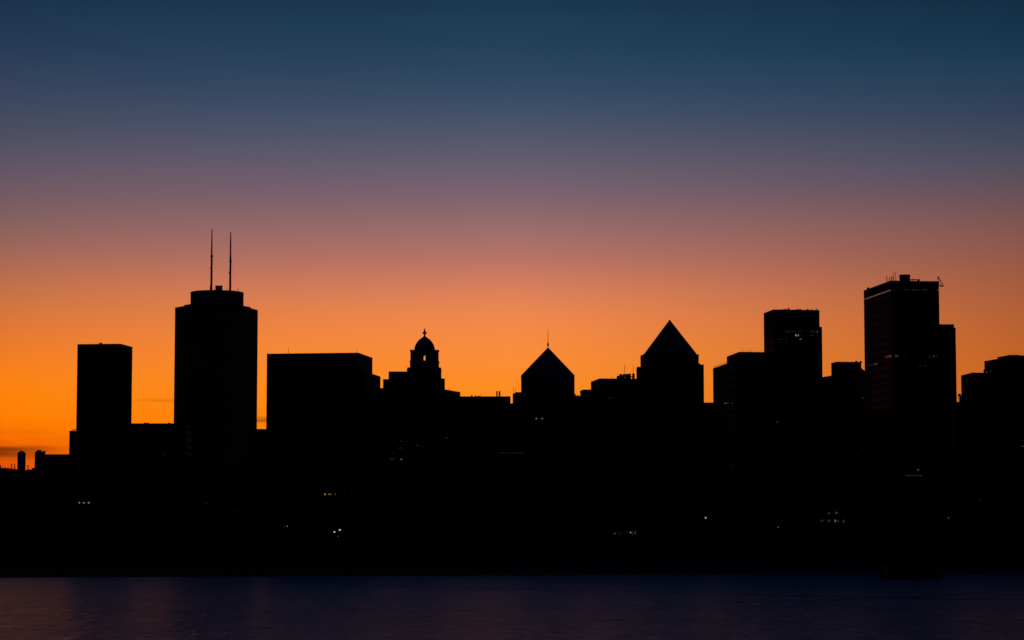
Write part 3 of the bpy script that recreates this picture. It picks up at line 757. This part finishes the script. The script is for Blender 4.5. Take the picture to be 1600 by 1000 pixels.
# ------------------------------------------------------------------ darker blocks in front of the skyline
mid = [ # x0, x1, ytop, dist, depth, style, material, name, label
 (-60, 62, 752, 1150, 26, 'grid', BRICK, 'low dark block below the distant slim tower at the left edge'),
 (50, 172, 731, 1200, 24, 'grid', DCONC, 'dark block below the plain slab tower with three small white lights near its foot'),
 (168, 300, 712, 1180, 26, 'grid', BRICK, 'dark block below the long roof that joins the slab and the twin-masted tower'),
 (296, 432, 726, 1160, 24, 'grid', DCONC, 'dark block in front of the foot of the twin-masted tower'),
 (428, 560, 705, 1140, 24, 'grid', BRICK, 'dark block in front of the broad flat-topped block, three orange windows low on it'),
 (556, 690, 664, 1200, 26, 'grid', DCONC, 'dark block below the domed building with several faintly lit windows'),
 (686, 782, 676, 1190, 20, 'piers', DCONC, 'dark block below the long roof with the chimney pair'),
 (774, 905, 697, 1150, 30, 'grid', DCONC, 'dark block below the smaller pyramid-roofed tower with one dim row of windows'),
 (900, 1010, 668, 1190, 24, 'grid', BRICK, 'dark block below the roof with lumpy cooling plant'),
 (1005, 1110, 690, 1160, 24, 'piers', DCONC, 'dark block below the larger pyramid-roofed tower'),
 (1105, 1225, 682, 1150, 30, 'grid', DCONC, 'dark block below the two-tier block with railings'),
 (1222, 1330, 672, 1100, 26, 'grid', DCONC, 'dark block below the banded tower'),
 (1326, 1412, 640, 1120, 22, 'grid', BRICK, 'dark block below the left face of the tallest right-hand tower'),
 (1405, 1512, 700, 1080, 26, 'grid', DCONC, 'dark block below the tallest right-hand tower with a thin row of dim windows'),
 (1500, 1700, 680, 1120, 30, 'grid', DCONC, 'dark block under the stepped block at the right edge'),
]
BL = {}
for i, (a_, c_, t_, d_, dp, st, m_, l_) in enumerate(mid):
    b = Building('mid_rise_block', l_, 'building', 'dark mid-rise blocks below the skyline')
    zz = ZT((a_ + c_) / 2, t_, d_); b.block(facing(a_, c_, d_, zz, dp), zz, style=st); b.done(m_); BL[i] = b
    if random.random() < .7:
        xx_ = a_ + (c_ - a_) * random.uniform(.3, .6); b.unit(xx_, xx_ + 9, t_ + .5, t_ - 4, d_ + 6, 5)
for px, w_ in ((124, 1.7), (131, 1.8), (138.8, 2.0)): BL[1].lit(px, 785.6, w_ * .9, 1.4, (215, 205, 175))
BL[1].lit(135.5, 785.3, 1.0, 1.0, (70, 65, 55))
BL[3].lit(323, 786.5, 2.4, 1.6, (46, 36, 30)); BL[3].lit(318, 786.3, 3, 1.2, (26, 20, 18))
for px, w_, c in ((508, 1.8, (220, 185, 120)), (514, 2.0, (150, 120, 75)), (516.6, 1.4, (170, 135, 85)), (523.8, 1.8, (110, 80, 52)), (540, 2, (30, 24, 20)), (550, 2.4, (26, 22, 18))): BL[4].lit(px, 772.4, w_, 1.8, c)
for px, py, w_, h_, c in ((611, 717.6, 4, 1.8, (46, 44, 26)), (627, 717.8, 2.0, 1.6, (150, 135, 100)), (614, 717, 1.4, 1.4, (66, 62, 40)), (625, 700, 4.5, 1.2, (54, 50, 46)), (627.5, 689.6, 3, 1.6, (34, 32, 30)), (636, 689.4, 3, 1.6, (26, 24, 24)),
        (652, 695.8, 3, 1.2, (56, 52, 48)), (659.5, 696.6, 2, 1.2, (40, 38, 36)), (645, 694, 2, 1.2, (30, 30, 30)), (603.5, 708, 1.4, 2.4, (24, 24, 22)), (614, 708, 2, 1.4, (28, 26, 24))): BL[5].lit(px, py, w_, h_, c)
BL[6].lit(697.8, 684.4, 1.8, 1.8, (52, 56, 54))
for px in range(781, 821, 4): BL[7].lit(px, 707.6, 3.0, 1.4, random.choice(((24, 24, 20), (32, 30, 24), (38, 36, 28))))
for px, py, w_, h_, c in ((1434.6, 734.2, 1.8, 1.6, (130, 125, 105)), (1417.5, 743, 2.6, 1.2, (80, 66, 50)), (1421.5, 743, 2.6, 1.2, (72, 62, 46)), (1425.5, 743, 2.2, 1.2, (60, 52, 42)), (1430, 743, 3, 1.2, (66, 60, 50)), (1434.5, 743, 2.4, 1.2, (76, 66, 52)), (1438.5, 743, 2, 1.2, (84, 78, 64))): BL[13].lit(px, py, w_, h_, c)
BL[12].lit(1347.8, 700.6, 2.6, 1.2, (34, 30, 28)); BL[10].lit(1141, 728.5, 4, 1.6, (26, 24, 24)); BL[10].lit(1145, 727, 1.4, 1.6, (30, 28, 28))
BL[14].lit(1598, 697.5, 2, 1.4, (90, 86, 80)); BL[14].lit(1532, 780.5, 1.8, 1.2, (70, 50, 34))

# waterfront sheds
front = [
 (-60, 150, 806, 900, 22, 'low dark waterfront shed at the left edge of the quay'),
 (160, 300, 812, 910, 20, 'low dark waterfront shed below the gap beside the twin-masted tower'),
 (308, 690, 792, 900, 40, 'very long low waterfront shed below the broad block and the domed building'),
 (700, 905, 803, 920, 24, 'low dark waterfront shed below the smaller pyramid-roofed tower'),
 (915, 1080, 797, 905, 22, 'low dark waterfront shed below the larger pyramid-roofed tower with small lights before it'),
 (1092, 1262, 805, 915, 24, 'low dark waterfront shed right of the single bright lamp'),
 (1268, 1334, 786, 900, 16, 'small waterfront house with a cluster of dim orange windows'),
 (1340, 1500, 799, 925, 24, 'low dark waterfront shed behind the moored barge'),
 (1506, 1700, 809, 905, 26, 'low dark waterfront shed at the right edge of the quay'),
]
for i, (a_, c_, t_, d_, dp, l_) in enumerate(front):
    b = Building('waterfront_shed', l_, 'shed' if i != 6 else 'house', 'low sheds along the quay')
    zz = ZT((a_ + c_) / 2, t_, d_); fp_ = facing(a_, c_, d_, zz, dp)
    b.block(fp_, zz - 2.5, style='grid', fl=5.5, bay=7, par=.4); b.done(DCONC)
    xs = [q_.x for q_ in fp_]; xl, xr, ya, yb2 = min(xs), max(xs), d_, d_ + dp
    mb = MB(); k = 0; mb.v = [(xl, ya, zz - 2.5), (xr, ya, zz - 2.5), (xr, yb2, zz - 2.5), (xl, yb2, zz - 2.5), (xl, (ya + yb2) / 2, zz), (xr, (ya + yb2) / 2, zz)]
    mb.v = [(x_, y_, z_ + .02) for x_, y_, z_ in mb.v]
    mb.f = [(0, 1, 5, 4), (2, 3, 4, 5), (0, 4, 3), (1, 2, 5), (0, 3, 2, 1)]
    b.part('gable_roof', mb, ROOF); BL[100 + i] = b
hb = BL[106]
for px, py, w_, h_, c in ((1283, 813.6, 3.4, 3, (56, 40, 38)), (1286.5, 813.6, 2, 3, (48, 34, 34)), (1293.8, 814, 3, 3.4, (50, 40, 38)), (1297, 813.6, 2.4, 3.2, (70, 46, 30)), (1304.8, 813.8, 1.6, 3.4, (150, 120, 90)), (1308.5, 814, 4.6, 2.8, (70, 48, 28)),
        (1318, 814.5, 1.4, 4.6, (84, 92, 82)), (1295, 802.4, 1.6, 1.8, (104, 96, 110)), (1307, 801.4, 3.4, 3, (96, 66, 40)), (1319, 806, 1, 3, (22, 24, 24))): hb.lit(px, py, w_, h_, c)
for px, py, w_, h_, c in ((960.6, 833.6, 1.0, 3.0, (110, 110, 100)), (969, 833.5, .9, 2.4, (56, 60, 50)), (965, 832, 2.0, 1.6, (34, 32, 26)), (992.4, 832.5, 1.2, 2.6, (120, 110, 60)), (988.5, 831.5, 2.0, 1.2, (90, 72, 40)), (993, 828.8, 2.6, .9, (56, 56, 50)), (989, 835.4, 1.6, 1.2, (80, 64, 20))): BL[104].lit(px, py, w_, h_, c)

# lamps on the quay: post, head; built once and copied
lamp0 = thing('street_lamp', '', 'street lamp', (0, 0, 0), 'lamps along the quay')
mb = MB(); mb.tube((0, 0, 0), (0, 0, 1), .09, 8, .06); post0 = mb.build('post', METAL, lamp0)
mb = MB(); mb.box(0, 0, -.12, .16, .9, .7); mb.box(0, 0, .16, .24, .6, .5); head0 = mb.build('lamp_head', METAL, lamp0)
mb = MB(); mb.box(0, -.1, -.3, -.125, .62, .5); mb.v = [(x_ * 1, y_, z_) for x_, y_, z_ in mb.v]; lens0 = mb.build('lens', WHITE, lamp0)
lamps = [(522.6, 831.2, 870, 2.6, (255, 250, 225), 'brightest white lamp on the quay below the broad flat-topped block'),
         (531.0, 828.0, 872, 2.8, (255, 240, 200), 'white lamp just right of and above the brightest quay lamp'),
         (528.2, 838.2, 868, 1.6, (85, 85, 80), 'dim lamp just below the bright pair of quay lamps'),
         (540.6, 829.6, 880, 1.2, (45, 50, 46), 'faintest lamp right of the bright pair'),
         (448.8, 822.4, 872, 1.5, (200, 185, 150), 'small white lamp left of the bright pair, right one of two'),
         (443.6, 822.2, 872, 1.3, (80, 70, 60), 'dim lamp left of the bright pair, left one of two'),
         (985.2, 832.2, 868, 1.7, (225, 225, 190), 'small white lamp in front of the shed below the larger pyramid roof'),
         (1102.6, 809.0, 880, 2.3, (255, 245, 215), 'single bright lamp standing alone below the gap right of the larger pyramid roof'),
         (1215.8, 823.6, 870, 1.8, (110, 115, 105), 'dim lamp left of the house with orange windows'),
         (1211.4, 822.4, 874, 1.1, (40, 42, 40), 'faint lamp beside the dim one left of the orange windows'),
         (1482.0, 809.0, 878, 1.5, (120, 120, 110), 'small dim lamp below the right shoulder of the tallest right-hand tower'),
         (1556.8, 837.6, 868, 1.3, (50, 38, 28), 'faint orange lamp near the right end of the quay'),
         (1244, 833.4, 868, 1.2, (28, 36, 28), 'faint greenish lamp below and left of the orange windows')]
for i, (px, py, d_, w_, rgb, l_) in enumerate(lamps):
    if i == 0: r_, ps, hd, le = lamp0, post0, head0, lens0
    else:
        r_ = lamp0.copy(); COL.objects.link(r_)
        ps, hd, le = post0.copy(), head0.copy(), lens0.copy()
        for c_ in (ps, hd, le): COL.objects.link(c_); c_.parent = r_
    q_ = P(px, py, d_); r_.location = (q_.x, d_, GZ); r_['label'] = l_; H = q_.z - GZ
    ps.scale = (1, 1, H + .35); k = d_ / F; s = w_ * k / .62
    le.location = (0, 0, H + .21 * s * 1.0); le.scale = (s, s, s * 2.6); le.location.z = H + .2125 * s * 2.6
    hd.location = (0, 0, H + .6 * s + .1); hd.scale = (s, s, 1)
    le.data = le.data.copy(); le.data.materials[0] = G(rgb)

# moored barge
by = 668; x0_, x1_ = xat(1376, by, 0), xat(1477, by, 0)
bt = thing('barge', 'low dark barge moored at the foot of the quay on the right', 'boat', ((x0_ + x1_) / 2, by + 3, 0))
mb = MB(); cxb = (x0_ + x1_) / 2; hw = (x1_ - x0_) / 2
pts = [Vector((cxb - hw + 1.2, by)), Vector((cxb + hw - 1.5, by)), Vector((cxb + hw, by + 3)), Vector((cxb + hw - 1.5, by + 6)), Vector((cxb - hw + 1.2, by + 6)), Vector((cxb - hw, by + 3))]
mb.prism(inset(pts, .5), -.5, 1.3, pts); mb.build('hull', HULL, bt)
mb = MB(); mb.prism(inset(pts, -.08), 1.3, 1.5); mb.build('rubbing_strake', METAL, bt)
mb = MB(); mb.box(cxb, by + 3, 1.5, 3.2, hw * 1.5, 4.2); mb.box(cxb, by + 3, 3.2, 3.32, hw * 1.56, 4.6); mb.build('cargo_hold', METAL, bt)
mb = MB(); mb.box(cxb + hw * .5, by + 3, 3.33, 5.2, 3.4, 3); mb.box(cxb + hw * .5, by + 3, 5.2, 5.32, 3.9, 3.5); mb.build('wheelhouse', HULL, bt)
mb = MB(); mb.tube((cxb - hw * .5, by + 3, 3.3), (cxb - hw * .5, by + 3, 6.3), .06, 6); mb.build('mast', METAL, bt)

for o in bpy.data.objects:
    if '_base' in o: del o['_base']
